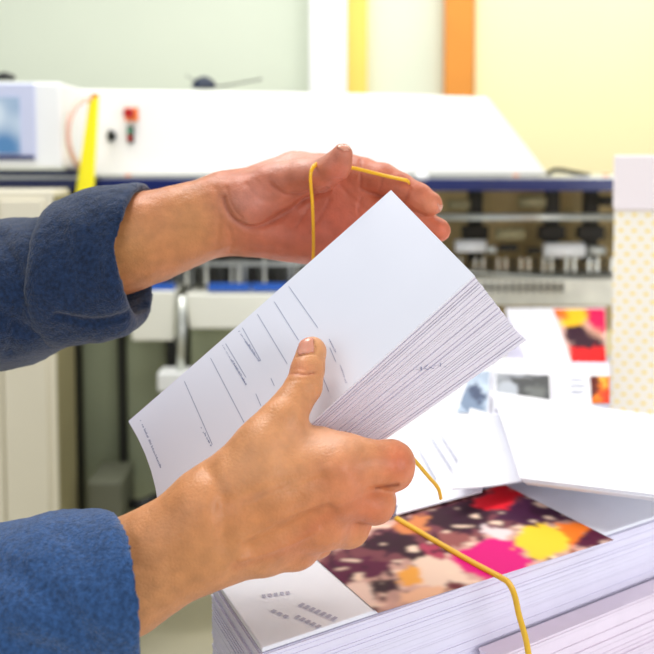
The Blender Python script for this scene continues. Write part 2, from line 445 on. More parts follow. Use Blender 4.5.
colF = tint(q, w, (198, 110, 78), [
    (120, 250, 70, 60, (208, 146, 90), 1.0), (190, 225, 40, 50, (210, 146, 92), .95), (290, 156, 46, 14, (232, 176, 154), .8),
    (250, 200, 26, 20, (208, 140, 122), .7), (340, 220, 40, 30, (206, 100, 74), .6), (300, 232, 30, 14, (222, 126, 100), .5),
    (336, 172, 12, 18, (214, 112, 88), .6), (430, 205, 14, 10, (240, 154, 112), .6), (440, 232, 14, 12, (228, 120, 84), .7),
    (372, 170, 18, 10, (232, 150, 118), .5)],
    [(pal, 1.6, (150, 76, 60), .4)]+[(c[0], 1.0, (156, 78, 60), .35) for c in CR2[2:10]])  # palm creases painted darker, their shade put into the skin colour
far_v, far_f = v, f

# one body mesh with both forearms and hands
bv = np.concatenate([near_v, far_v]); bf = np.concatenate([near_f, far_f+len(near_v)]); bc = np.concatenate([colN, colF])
# upper arms and shoulders inside the jacket, bridging the two forearms into one surface
nN = len(near_v)
fcx = bv[bf].mean(1); near_face = int(np.argmin(np.where(bf[:, 0] < nN, fcx[:, 0], 9))); far_face = int(np.argmin(np.where(bf[:, 0] >= nN, fcx[:, 0], 9)))
path = [P(-40, 620, .505), P(-420, 700, .55), Vector((-.62, .50, 1.31)), Vector((-.66, .72, 1.28)), Vector((-.66, .94, 1.31)), P(-360, 400, .80), P(-10, 285, .68)]
fr = list(bf[near_face]); to = list(bf[far_face])[::-1]; ring = fr; extra = []; newf = []
ra = [Vector(bv[i]) for i in fr]; ca_ = sum(ra, Vector())/4; rb = [Vector(bv[i]) for i in to]; cb_ = sum(rb, Vector())/4
for kx, pc in enumerate(path):
    t = (path[min(kx+1, len(path)-1)]-path[max(kx-1, 0)]).normalized(); base = (ra[0]-ca_) if kx == 0 else base
    base = (base-t*base.dot(t)).normalized(); sd = t.cross(base)
    if kx == 0:
        sg = 1 if (ra[1]-ca_).dot(sd) > 0 else -1
    nr = []
    for j in range(4):
        a_ = j*math.pi/2*sg; extra.append(pc+(base*math.cos(a_)+sd*math.sin(a_))*.03); nr.append(len(bv)+len(extra)-1)
    newf += [(ring[j], ring[(j+1) % 4], nr[(j+1) % 4], nr[j]) for j in range(4)]; ring = nr
last = extra[-4:]
best = min(range(4), key=lambda s_: sum((last[j]-rb[(j+s_) % 4]).length for j in range(4))); to = [to[(j+best) % 4] for j in range(4)]
newf += [(ring[j], ring[(j+1) % 4], to[(j+1) % 4], to[j]) for j in range(4)]
bf = np.delete(bf, [near_face, far_face], 0)
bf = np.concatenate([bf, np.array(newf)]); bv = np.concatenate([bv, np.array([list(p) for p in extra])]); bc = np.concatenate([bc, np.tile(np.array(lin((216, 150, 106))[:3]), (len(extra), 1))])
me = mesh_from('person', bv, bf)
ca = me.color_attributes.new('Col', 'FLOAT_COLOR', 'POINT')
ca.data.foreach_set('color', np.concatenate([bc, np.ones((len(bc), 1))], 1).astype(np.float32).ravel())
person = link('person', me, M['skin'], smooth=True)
tag(person, 'person in blue fleece holding a thick leaflet stack and stretching a yellow rubber band', 'person')

def nail(v, f, poly, off=.0004, name='fingernail', grow=0):
    q, d = project_np(v); n = vnormals(v, f); fc = q[f].mean(1); fn = n[f].mean(1)
    view = v[f].mean(1)-np.array([0, 0, CAMZ]); keep = (fn*view).sum(1) < 0
    ins = np.ones(len(fc), bool); k = len(poly)
    cx = sum(p[0] for p in poly)/k; cy = sum(p[1] for p in poly)/k
    for i in range(k):
        (x0, y0), (x1, y1) = poly[i], poly[(i+1) % k]
        s0 = (x1-x0)*(cy-y0)-(y1-y0)*(cx-x0); s1 = (x1-x0)*(fc[:, 1]-y0)-(y1-y0)*(fc[:, 0]-x0); ins &= (s0*s1 > 0)
    sel = f[ins & keep]; ids, inv = np.unique(sel, return_inverse=True); sel = inv.reshape(-1, 4)
    vv = v[ids]+n[ids]*off
    o = link(name, mesh_from(name, vv, sel), M['nail'], person, smooth=True)
    m = o.modifiers.new('thick', 'SOLIDIFY'); m.thickness = .0005; m.offset = -1
    return o
nl = nail(near_v, near_f, [(300.5, 341), (306, 338.5), (313, 338.5), (314, 345), (313.5, 352), (306, 353.5), (298, 355.5), (298, 348)])
nl['label'] = 'pink thumbnail of the lower hand'
nail(far_v, far_f, [(437, 204), (444, 204), (446, 212), (440, 214)])
nail(far_v, far_f, [(336, 143), (348, 143), (350, 150), (345, 151), (338, 149)])

# ------------------------------------------------------------------ fleece jacket
def fuzz(v, f, a1, a2, big=0):
    n = vnormals(v, f)
    nn = np.array([noise.noise(Vector(p)*300)*a1+noise.noise(Vector(p)*110)*a2+noise.noise(Vector(p)*22)*big for p in v])
    return v+n*nn[:, None]
def halfspace(Pg, c, nrm):
    nrm = Vector(nrm).normalized(); return (Pg[0]-c[0])*nrm.x+(Pg[1]-c[1])*nrm.y+(Pg[2]-c[2])*nrm.z
def near_sleeve(Pg):
    o = chain(Pg, [(-420, 700, .55, 100), (-100, 640, .505, 92), (60, 604, .50, 90), (120, 592, .50, 84), (170, 580, .50, 80)])
    c = P(121, 585, .50)
    o = smax(o, halfspace(Pg, c, (1.0, .60, -.03)), .010)
    inn = chain(Pg, [(60, 604, .50, 76), (120, 592, .50, 72), (180, 580, .50, 72)])
    return smax(o, -inn, .006)
lo = P(-460, 820, .56); hi = P(160, 480, .50)
v, f = nets(near_sleeve, (lo.x, .42, lo.z), (hi.x, .64, hi.z+.01), .0026)
v = relax(v, f, 2)
for pts, w, dpt in (([(-20, 560), (40, 590), (90, 640)], 14, .0025), ([(60, 530), (90, 560), (100, 610)], 9, .0014), ([(10, 640), (60, 655)], 10, .002), ([(118, 520), (129, 550), (131, 600), (124, 650)], 2.5, .0012)):
    v = crease(v, f, pts, w, dpt)
v = fuzz(v, f, .0006, .0004, .003)
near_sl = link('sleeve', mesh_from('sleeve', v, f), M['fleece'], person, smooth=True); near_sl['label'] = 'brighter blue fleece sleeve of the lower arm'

def far_sleeve(Pg):
    o = chain(Pg, [(-360, 400, .80, 80), (-60, 310, .70, 78), (10, 292, .68, 76), (60, 280, .675, 66)])
    return o
lo = P(-420, 540, .80); hi = P(100, 190, .68)
v, f = nets(far_sleeve, (lo.x, .58, lo.z), (hi.x, .90, hi.z), .003)
v = relax(v, f, 2)
for pts, w, dpt in (([(0, 235), (20, 290), (10, 350)], 8, .004), ([(44, 215), (46, 270), (52, 340)], 5, .006), ([(-30, 300), (30, 330)], 8, .003)):
    v = crease(v, f, pts, w, dpt)
v = fuzz(v, f, .0006, .0004, .004)
far_sl = link('sleeve', mesh_from('sleeve', v, f), M['fleece_shaded'], person, smooth=True)

def far_cuff(Pg):
    a = chain(Pg, [(62, 262, .672, 60), (105, 246, .668, 58), (160, 236, .668, 58)])
    b = chain(Pg, [(66, 288, .668, 58), (120, 282, .662, 52), (160, 278, .662, 50)])
    o = smin(a, b, .02)
    o = smin(o, chain(Pg, [(62, 322, .655, 22), (100, 324, .65, 19), (140, 316, .65, 19)]), .006)
    o = smax(o, halfspace(Pg, P(147, 250, .668), (1.0, -.13, .0)), .012)
    o = smax(o, halfspace(Pg, P(40, 270, .672), (-1.0, 0, .06)), .012)
    inn = smin(chain(Pg, [(62, 262, .672, 49), (120, 244, .668, 48), (170, 236, .668, 48)]),
               chain(Pg, [(66, 286, .668, 44), (120, 270, .664, 44), (170, 262, .664, 44)]), .02)
    return smax(o, -inn, .008)
lo = P(-10, 370, .70); hi = P(175, 160, .66)
v, f = nets(far_cuff, (lo.x, .59, lo.z), (hi.x, .75, hi.z), .0022)
v = relax(v, f, 2)
for pts, w, dpt in (([(56, 316), (90, 322), (120, 318), (146, 305)], 3, .003), ([(80, 200), (95, 230), (90, 290)], 12, .002), ([(122, 200), (121, 230), (128, 262)], 3, -.001), ([(60, 230), (75, 300)], 9, .0016)):
    v = crease(v, f, pts, w, dpt)
v = fuzz(v, f, .0006, .0004, .003)
cuff = link('folded_cuff', mesh_from('folded_cuff', v, f), M['fleece_shaded'], person, smooth=True); cuff['label'] = 'turned-back blue fleece cuff of the upper arm, shade in its colour'

def torso(Pg):
    sR = Vector((-.62, .50, 1.33)); sL = Vector((-.66, .94, 1.33)); out = None
    eR = P(-420, 700, .55); eL = P(-360, 400, .80)
    segs = [(sR, eR, .072, .060), (sL, eL, .072, .070), (Vector((-.66, .60, 1.30)), Vector((-.62, .62, .75)), .125, .14), (Vector((-.68, .84, 1.30)), Vector((-.64, .82, .75)), .125, .14), (sR, sL, .07, .07)]
    for a, b, ra, rb in segs:
        c = cone(Pg, a, b, ra, rb); out = c if out is None else smin(out, c, .06)
    return out
v, f = nets(torso, (-.9, .3, .55), (-.3, 1.15, 1.45), .012)
v = relax(v, f, 3)
link('jacket_torso', mesh_from('jacket_torso', v, f), M['fleece_shaded'], person, smooth=True)

# ------------------------------------------------------------------ the held leaflets
A = (391, 190, .592); Bc = (129, 422, .575); Cc = (474, 275, .522); E = (158, 562, .552)
def face_pxd(u, v_):
    """u: 0 left end .. 1 right end, v: 0 upper edge .. 1 lower edge"""
    top = [Bc[i]+(A[i]-Bc[i])*u for i in range(3)]
    low = [E[i]+(Cc[i]-E[i])*u for i in range(3)]
    p = [top[i]+(low[i]-top[i])*v_ for i in range(3)]
    bul = 4*v_*(1-v_)*(1-u)**2
    p[0] += 12*bul; p[1] -= 4*bul
    p[2] += .006*bul
    return p
def Tvec(u):
    a = (10, 16, .034); b = (53, 70, .046); e = max(u, 0.0)**0.72
    return [a[i]+(b[i]-a[i])*e for i in range(3)]
def sheet_pt(u, v_, k):
    p = face_pxd(u, v_); t = Tvec(u)
    return P(p[0]+t[0]*k, p[1]+t[1]*k, p[2]+t[2]*k)
NS = 38; NU, NV = 16, 8
held = []
ks = [i/NS for i in range(NS)]
for i in range(NS):
    k = ks[i] + (.0 if i < NS-7 else .0)
    gap = random.choice((.84, .84, .8, .72, .6))
    k1 = k+gap/NS
    if i == NS-7: k += .25/NS
    ju = random.uniform(-.0012, .0012) if i else 0; jv = random.uniform(-.012, .003) if i else 0
    if i >= NS-7: ju += .001*(i-NS+7); jv -= .02
    vs = []; fs = []
    for kk in (k, k1):
        for a in range(NU+1):
            for b in range(NV+1):
                u = a/NU; w_ = b/NV
                vs.append(sheet_pt(u+ju, w_+jv, kk))
    L = (NU+1)*(NV+1)
    for a in range(NU):
        for b in range(NV):
            i0 = a*(NV+1)+b; fs.append((i0, i0+1, i0+NV+2, i0+NV+1)); fs.append((L+i0, L+i0+NV+1, L+i0+NV+2, L+i0+1))
    for a in range(NU):
        i0 = a*(NV+1); i1 = i0+NV+1; fs.append((i0, i1, L+i1, L+i0)); j0 = i0+NV; j1 = i1+NV; fs.append((j1, j0, L+j0, L+j1))
    for b in range(NV):
        i0 = b; fs.append((i0+1, i0, L+i0, L+i0+1)); j0 = NU*(NV+1)+b; fs.append((j0, j0+1, L+j0+1, L+j0))
    o = MB().quadmesh(vs, fs).build('leaflet', M['paper_face'] if i == 0 else M['paper_edge'], smooth=False)
    o.data.polygons.foreach_set('use_smooth', [True]*len(o.data.polygons)); o.data.set_sharp_from_angle(angle=.6)
    if i == 0:
        tag(o, 'topmost leaflet of the held stack, its white ruled face under the thumb', 'leaflet', 'leaflets in the held stack')
    elif i == NS-1:
        tag(o, 'bottommost white leaflet of the thick held stack, against the curled fingers', 'leaflet', 'leaflets in the held stack')
    else:
        tag(o, 'white leaflet inside the thick held stack, only its thin edge showing', 'leaflet', 'leaflets in the held stack')
    held.append(o)
top = held[0]
def solve(px, py):
    u, w_ = .5, .5
    for _ in range(30):
        p = face_pxd(u, w_); e = (px-p[0], py-p[1])
        if abs(e[0])+abs(e[1]) < 1e-3: break
        h = 1e-3; pu = face_pxd(u+h, w_); pv = face_pxd(u, w_+h)
        a = (pu[0]-p[0])/h; b = (pv[0]-p[0])/h; c = (pu[1]-p[1])/h; d = (pv[1]-p[1])/h
        D = a*d-b*c; u += (e[0]*d-b*e[1])/D; w_ += (a*e[1]-c*e[0])/D
    return u, w_
def ribbon(mb, p0, p1, wpx, lift=-.006, n=8):
    """thin printed line between two picture points, lying on the top leaflet"""
    dx, dy = p1[0]-p0[0], p1[1]-p0[1]; L = math.hypot(dx, dy); nx, ny = -dy/L*wpx/2, dx/L*wpx/2
    n = max(1, min(n, int(L/3))); vs = []
    for i in range(n+1):
        x = p0[0]+dx*i/n; y = p0[1]+dy*i/n
        for s in (-1, 1):
            u, w_ = solve(x+nx*s, y+ny*s); vs.append(sheet_pt(u, w_, lift))
    mb.quadmesh(vs, [(2*i, 2*i+1, 2*i+3, 2*i+2) for i in range(n)])
mb = MB()
for a in [((184.5, 381.5), (212.4, 444.7)), ((210.7, 358.3), (244.3, 422.9)), ((225.8, 343.9), (246, 377.5)), ((256, 394), (261, 406)),
          ((242.6, 328), (261, 361)), ((271, 378.5), (274.5, 386)), ((257.7, 314.6), (287.3, 364)), ((274.5, 302), (298.7, 340.5)),
          ((289, 286.7), (318, 328)), ((322, 375), (329, 392)), ((330, 348), (336, 362))]:
    ribbon(mb, a[0], a[1], .55)
mb.build('ruled_lines', M['ink'], top)
mb = MB()
def scribble(p0, p1, size, seed, dens=2.6):
    mb = MB()
    r = random.Random(seed); dx, dy = p1[0]-p0[0], p1[1]-p0[1]; L = math.hypot(dx, dy); ux, uy = dx/L, dy/L; vx, vy = uy, -ux
    t = 0
    while t < L:
        if r.random() < .84:
            hgt = size*r.choice((.6, .7, 1.0, .65)); x = p0[0]+ux*t; y = p0[1]+uy*t
            s = r.uniform(-.3, .3)
            ribbon(mb, (x, y), (x+vx*hgt+ux*s, y+vy*hgt+uy*s), .5, n=1)
            if r.random() < .6:
                ribbon(mb, (x+vx*hgt*.5, y+vy*hgt*.5), (x+vx*hgt*.5+ux*.9, y+vy*hgt*.5+uy*.9), .45, n=1)
        t += r.uniform(.8, 1.5)*2.6/dens
    mb.build('printed_text', M['ink2'], top)
scribble((140, 421), (160, 468), 2.2, 1); scribble((199.6, 425), (203, 433), 1.6, 2, 1.2); scribble((204, 434), (211, 447), 2.0, 9)
scribble((222.4, 346), (231, 361), 1.6, 3, 1.6); scribble((231, 361), (246, 386), 2.4, 4); scribble((238.6, 332), (245, 341), 1.8, 5, 1.6); scribble((245, 342), (258.4, 361.7), 2.6, 6)
scribble((329, 340), (335, 352), 1.8, 7, 2); scribble((340, 366), (346, 384), 1.8, 8, 1.6)

mid_leaf = held[int(NS*.48)]; mb = MB(); r_ = random.Random(31)
for i in range(9):
    t = i/8; u = .752+.058*t+r_.uniform(-.004, .004); k = .40+.17*t+r_.uniform(-.03, .03)
    du, dk_ = r_.uniform(.004, .008), r_.uniform(-.05, .05)
    q4 = [sheet_pt(u, 1.006, k), sheet_pt(u+.0022, 1.006, k+.006), sheet_pt(u+du+.0022, 1.006, k+dk_+.006), sheet_pt(u+du, 1.006, k+dk_)]
    mb.quadmesh(q4, [(0, 1, 2, 3)])
o = mb.build('pen_marks', M['ink2'], mid_leaf); o['kind'] = 'stuff'
mid_leaf['label'] = 'white leaflet mid-way in the held stack, small pen marks on its edge'

# ------------------------------------------------------------------ rubber bands
def band(name, pts, r, m, label, group='yellow rubber bands', sp=True, flat=.5):
    mb = MB(); mb.tube(spline(pts, 6) if sp else pts, r, 8, flat=flat); o = mb.build(name, m, smooth=True)
    return tag(o, label, 'rubber band', group)
band('rubber_band', [P(313, 262, .640), P(313.5, 240, .634), P(312.5, 205, .6235), P(310.5, 180, .609), P(312, 169, .609), P(318, 163.5, .620), P(326, 163, .640),
     P(340, 166, .642), P(356, 168.5, .643), P(380, 174.5, .644), P(400, 179, .6385), P(407, 180.5, .638), P(409, 183, .648), P(404, 180, .675)], .0015, M['rubber'],
     'yellow rubber band stretched over the thumb and fingers of the upper hand')
band('rubber_band', [P(393, 446, .562), P(399, 444, .575), P(410, 455, .585), P(428, 476, .60), P(438, 488, .615), P(441, 499, .628)], .0013, M['rubber2'],
     'yellow rubber band hanging from beneath the gripped end of the held stack')

# ------------------------------------------------------------------ table and piles of printed leaflets
ZT = .705; ZP = .812
tb = empty('work_table', (0.35, .9, 0), 'pale laminate work table under the piles of printed leaflets', 'table')
tx0 = G(195, 640, ZT).x
mb = MB(); mb.box((-.092, .44, ZT-.028), (1.25, 1.80, ZT)); mb.build('tabletop', M['table'], tb, bevel=.003)
for x, y in ((-.06, .47), (1.2, .47), (-.06, 1.75), (1.2, 1.75)):
    MB().box((x-.02, y-.02, 0.001), (x+.02, y+.02, ZT-.028)).build('leg', M['table_leg'], tb)
MB().box((-.03, .46, ZT-.09), (1.17, .48, ZT-.028)).build('apron', M['table_leg'], tb); MB().box((-.07, .50, ZT-.09), (-.055, 1.72, ZT-.028)).build('apron', M['table_leg'], tb)

ang = math.radians(33)
e1 = Vector((math.cos(ang), math.sin(ang), 0)); e2 = Vector((-math.sin(ang), math.cos(ang), 0)); ez = Vector((0, 0, 1))
K = G(262, 648, ZP); K.z = 0
LX, LY = .46, .17
def pile(K, e1, e2, LX, LY, z0, z1, th, jit, sag=0.0, seed=1, curl=0.0):
    r = random.Random(seed); mb = MB(); z = z0; n = 10
    while z < z1-1e-6:
        t = th*r.uniform(.6, 1.2); t = min(t, z1-z); a = r.uniform(-jit, jit); b = r.uniform(-jit, jit)
        vs = []
        for zz in (z, z+t*.88):
            for i in range(n+1):
                for j in (0, 1):
                    s = (i/n); c = K+e1*(s*LX+a)+e2*(j*LY+b)
                    dz = curl*((z-z0)/(z1-z0))*(2*s-1)**2
                    vs.append((c.x, c.y, zz+dz))
        Lh = 2*(n+1); fs = []
        for i in range(n):
            q = 2*i; fs += [(q, q+1, q+3, q+2), (Lh+q, Lh+q+2, Lh+q+3, Lh+q+1), (q, q+2, Lh+q+2, Lh+q), (q+3, q+1, Lh+q+1, Lh+q+3)]
        fs += [(1, 0, Lh, Lh+1), (2*n, 2*n+1, Lh+2*n+1, Lh+2*n)]
        mb.quadmesh(vs, fs, 0); z += t
    return mb
B0 = G(212, 575, ZP); B1 = G(503, 484, ZP); B0.z = B1.z = 0; eB = (B1-B0).normalized(); nB = Vector((-eB.y, eB.x, 0))
near_q = [K, K+e1*LX, B0+eB*.47, B0]
def quad_pile(name, q, z0, z1, th, jit, seed, m, label, sag=0.0, kind='stuff'):
    r = random.Random(seed); mb = MB(); z = z0; n = 12
    while z < z1-1e-5:
        t = min(th*r.uniform(.6, 1.3), z1-z); a = r.uniform(-jit, jit); b = r.uniform(-jit, jit); vs = []
        off = e1*a+e2*b
        for zz in (z, z+t*.97):
            for i in range(n+1):
                s_ = i/n
                for p in (q[0].lerp(q[1], s_), q[3].lerp(q[2], s_)):
                    vs.append((p.x+off.x, p.y+off.y, zz-sag*(z-z0)/(z1-z0)*(math.cos(s_*9)*.5)))
        Lh = 2*(n+1); fs = []
        for i in range(n):
            c = 2*i; fs += [(c, c+1, c+3, c+2), (Lh+c, Lh+c+2, Lh+c+3, Lh+c+1), (c, c+2, Lh+c+2, Lh+c), (c+3, c+1, Lh+c+1, Lh+c+3)]
        fs += [(1, 0, Lh, Lh+1), (2*n, 2*n+1, Lh+2*n+1, Lh+2*n)]
        mb.quadmesh(vs, fs, 0); z += t
    return tag(mb.build(name, m), label, 'pile of paper', kind=kind)
quad_pile('paper_bundle', near_q, ZT, ZP-.004, .0016, .0007, 3, M['paper_pile'], 'tall banded pile of white sheets under the colourful picture leaflet')

def print_patch(name, quad, res, base, polys, parent=None, soft=2.0, th=.0):
    """picture printed on paper: quad of world corners (bl, br, tr, tl); polys in picture points, painted in order"""
    nu, nv = res; vs = []; bl, br, tr, tl = quad
    for j in range(nv+1):
        for i in range(nu+1):
            u, w_ = i/nu, j/nv; vs.append((bl*(1-u)+br*u)*(1-w_)+(tl*(1-u)+tr*u)*w_)
    fs = np.array([(j*(nu+1)+i, j*(nu+1)+i+1, (j+1)*(nu+1)+i+1, (j+1)*(nu+1)+i) for j in range(nv) for i in range(nu)])
    va = np.array([list(p) for p in vs]); me = mesh_from(name, va, fs); q, d = project_np(va)
    wob = np.array([[noise.noise(Vector(p)*90)*5+noise.noise(Vector(p)*260)*4, noise.noise(Vector(p)*90+Vector((9, 3, 1)))*4+noise.noise(Vector(p)*260+Vector((9, 3, 1)))*3] for p in vs]); q = q+wob
    col = np.tile(np.array(lin(base)[:3]), (len(q), 1))
    col *= (1+.35*np.array([noise.noise(Vector(p)*55) for p in vs]))[:, None]
    for poly, c in polys:
        ins = np.zeros(len(q), bool); k = len(poly)
        for i in range(k):
            (x0, y0), (x1, y1) = poly[i], poly[(i+1) % k]
            cr = ((y0 > q[:, 1]) != (y1 > q[:, 1])) & (q[:, 0] < (x1-x0)*(q[:, 1]-y0)/((y1-y0) or 1e-9)+x0); ins ^= cr
        col[ins] = lin(c)[:3]
    if soft > 2:
        nz = np.array([noise.noise(Vector((p[0]*150, p[1]*80, 5))) for p in vs]); nz2 = np.array([noise.noise(Vector((p[0]*70, p[1]*150, 7))) for p in vs])
        lum = col.mean(1); sat = col.max(1)-col.min(1); dk = (nz > .28) & (lum < .62) & (sat < .42); col[dk] = col[dk]*.12+np.array(lin((66, 18, 50))[:3])*.7
        lt = (nz2 > .42) & (sat < .42); col[lt] = np.array(lin((246, 214, 190))[:3])
    g = col.reshape(nv+1, nu+1, 3)
    for _ in range(4 if soft > 2 else 1):
        gp = np.pad(g, ((1, 1), (1, 1), (0, 0)), 'edge'); g = (gp[1:-1, 1:-1]*2+gp[:-2, 1:-1]+gp[2:, 1:-1]+gp[1:-1, :-2]+gp[1:-1, 2:])/6
    col = g.reshape(-1, 3)
    ca = me.color_attributes.new('Col', 'FLOAT_COLOR', 'POINT')
    ca.data.foreach_set('color', np.concatenate([np.clip(col, 0, 1), np.ones((len(col), 1))], 1).astype(np.float32).ravel())
    return link(name, me, M['print'], parent)

# the top leaflet of the pile, with its picture
mb = MB(); c = near_q
mb.hexa([p+ez*(ZP-.003) for p in c]+[p+ez*ZP for p in c])
tl_ = mb.build('picture_leaflet', M['paper'], bevel=.0008); tag(tl_, 'large leaflet with a colourful picture of clothes topping the near banded pile', 'leaflet')
zq = ZP+.0006
quad = [G(378, 613, zq), G(614, 540, zq), G(503, 484, zq), G(300, 545, zq)]
D1 = (52, 18, 38); MA = (222, 0, 122); TN = (226, 176, 150)
print_patch('picture', quad, (150, 90), (206, 160, 146), [
    ([(318, 560), (420, 512), (500, 486), (570, 512), (500, 530), (440, 548), (400, 560), (340, 582)], (122, 64, 74)),
    ([(318, 566), (352, 556), (392, 562), (380, 577), (340, 584)], (94, 24, 60)),
    ([(352, 545), (392, 530), (424, 545), (436, 560), (420, 566), (398, 552)], D1),
    ([(430, 512), (470, 498), (492, 512), (486, 528), (452, 532), (428, 524)], D1),
    ([(392, 524), (430, 514), (424, 534), (404, 536)], (212, 130, 80)),
    ([(468, 505), (500, 484), (524, 493), (506, 508), (482, 512)], (238, 26, 44)),
    ([(500, 510), (530, 496), (556, 506), (580, 516), (560, 522), (530, 526), (498, 520)], (66, 20, 56)),
    ([(484, 524), (512, 532), (504, 540), (478, 532)], (236, 214, 214)),
    ([(440, 530), (478, 534), (460, 548), (436, 546)], (150, 84, 82)),
    ([(450, 556), (484, 538), (512, 540), (530, 562), (520, 574), (488, 582), (462, 572)], MA),
    ([(414, 560), (446, 554), (470, 582), (440, 592), (420, 580)], (240, 208, 186)),
    ([(514, 546), (526, 526), (548, 524), (572, 536), (566, 552), (540, 560)], (250, 206, 50)),
    ([(556, 524), (590, 524), (598, 538), (572, 550), (566, 536)], (244, 122, 30)),
    ([(590, 528), (614, 534), (606, 543), (582, 549), (574, 546)], (86, 20, 50)),
    ([(366, 584), (398, 578), (402, 590), (372, 597)], (58, 34, 44)),
    ([(398, 570), (414, 566), (424, 582), (402, 588)], (240, 166, 70)),
    ([(404, 592), (440, 584), (452, 592), (400, 606)], (236, 182, 146)),
    ([(448, 580), (466, 582), (460, 592), (446, 594)], (110, 40, 52)),
    ([(420, 544), (440, 546), (452, 554), (430, 558)], (176, 60, 90)),
    ([(340, 584), (366, 586), (380, 604), (362, 606)], (238, 206, 190)),
], tl_, soft=3.0)
# blurred grey headline beside the picture
mb = MB()
for (x0, y0, x1, y1, w_) in ((262, 596, 292, 592, 5), (300, 604, 338, 620, 6), (296, 616, 322, 628, 5), (272, 610, 290, 618, 4)):
    a = G(x0, y0, zq); b = G(x1, y1, zq); dr = (b-a).normalized(); nr = dr.cross(ez)*w_*.6/F*.6
    n = max(2, int((b-a).length/.004))
    for i in range(n):
        p = a+(b-a)*(i/n); p2 = a+(b-a)*((i+.6)/n); mb.quadmesh([p-nr, p2-nr, p2+nr, p+nr], [(0, 1, 2, 3)])
mb.build('headline', mat('soft_grey_ink', (186, 184, 204), .6), tl_)
zb = ZP+.002
band('rubber_band', [G(396, 518, zb), G(430, 538, zb), G(470, 561, zb), G(500, 577, zb), G(509, 583.5, zb)+Vector((0, 0, 0)),
     G(512, 587, zb)+Vector((.001, -.004, -.004)), W(519, 615, G(512, 590, zb).y-.004), W(526, 640, G(512, 590, zb).y-.004), W(530, 665, G(512, 590, zb).y-.004)], .0021, M['rubber2'],
     'yellow rubber band crossing the colourful picture on the near pile', flat=.6)

# paler pile poking out lower right of the near one
K2 = K+e1*.17-e2*.020
quad_pile('paper_bundle', [K2, K2+e1*.30, K2+e1*.30+e2*.0155, K2+e2*.0155], ZT, ZP-.050, .003, .001, 8, mat('pinkish_paper', (240, 226, 238), .6, var=.05, scale=40), 'low pile of pinkish sheets in front of the banded pile, lower right corner')

# curved loose leaflets lying behind the picture
def loose(name, quad, z_extra, m, label, group=None, n=10, th=.0012, parent=None):
    """quad: world corners; z_extra(u,v) extra height"""
    bl, br, tr, tl = quad; vs = []
    for k in (0, 1):
        for j in range(n+1):
            for i in range(n+1):
                u, w_ = i/n, j/n; p = (bl*(1-u)+br*u)*(1-w_)+(tl*(1-u)+tr*u)*w_; p = p+ez*(z_extra(u, w_)-(th if k else 0)); vs.append(p)
    L = (n+1)**2; fs = []
    for j in range(n):
        for i in range(n):
            q = j*(n+1)+i; fs += [(q, q+1, q+n+2, q+n+1), (L+q, L+q+n+1, L+q+n+2, L+q+1)]
    for i in range(n):
        q = i; fs.append((q+1, q, L+q, L+q+1)); q = n*(n+1)+i; fs.append((q, q+1, L+q+1, L+q))
        q = i*(n+1); fs.append((q, q+n+1, L+q+n+1, L+q)); q = i*(n+1)+n; fs.append((q+n+1, q, L+q, L+q+n+1))
    o = MB().quadmesh(vs, fs).build(name, m, parent, smooth=True)
    o.data.set_sharp_from_angle(angle=.6)
    return tag(o, label, 'leaflet' if label else None, group)
GR = 'loose leaflets lying behind the near pile'
# low pile behind that carries the loose leaflets, and a small one lying on the near pile
q0 = B0+eB*.09+nB*.012; q1 = B0+eB*.52+nB*.012
quad_pile('paper_bundle', [q0, q1, Vector((.45, 1.0, 0)), Vector((.11, .86, 0))], ZT, .816, .003, .0015, 5, M['paper_pile'], 'pile of white sheets half hidden beneath the big blank leaflet')
z1 = .822
la = loose('leaflet', [G(396, 514, ZP+.004), G(482, 491, ZP+.004), G(500, 412, z1), G(412, 424, z1)], lambda u, w_: .004*math.sin(w_*3.1), M['paper'],
      'white leaflet with faint grey writing, right of the hand gripping the stack', GR)
mb = MB()
for (x0, y0, x1, y1) in ((430, 436, 452, 470), (440, 434, 462, 468), (466, 428, 486, 455), (418, 448, 436, 480)):
    a = G(x0, y0, .8285); b = G(x1, y1, .823); nr = (b-a).normalized().cross(ez)*.0007; mb.quadmesh([a-nr, b-nr, b+nr, a+nr], [(0, 1, 2, 3)])
mb.build('faint_lines', M['ink'], la)
loose('leaflet', [G(452, 499, ZP+.013), G(536, 480, ZP+.011), G(560, 430, z1+.006), G(470, 416, z1+.005)], lambda u, w_: .007*(1-u)**2+.002, M['paper'],
      'white leaflet curling up beneath the big blank leaflet', GR)
loose('leaflet', [G(520, 471, .846), G(668, 496, .850), G(668, 417, .846), G(489, 391, .846)], lambda u, w_: .006*math.sin(3.1*w_)-.006*(1-u)*(1-w_), M['paper'],
      'big blank white leaflet lying across the pile at the right', GR)
for k_ in range(2):
    loose('leaflet', [G(524+3*k_, 474+2*k_, .8445-.002*k_), G(668, 499+2*k_, .8485-.002*k_), G(668, 420, .8445-.002*k_), G(493+2*k_, 394+k_, .8445-.002*k_)], lambda u, w_: -.006*(1-u)*(1-w_), M['paper'],
          'white leaflet just under the big blank one, only its edge showing', 'leaflets under the big blank one')
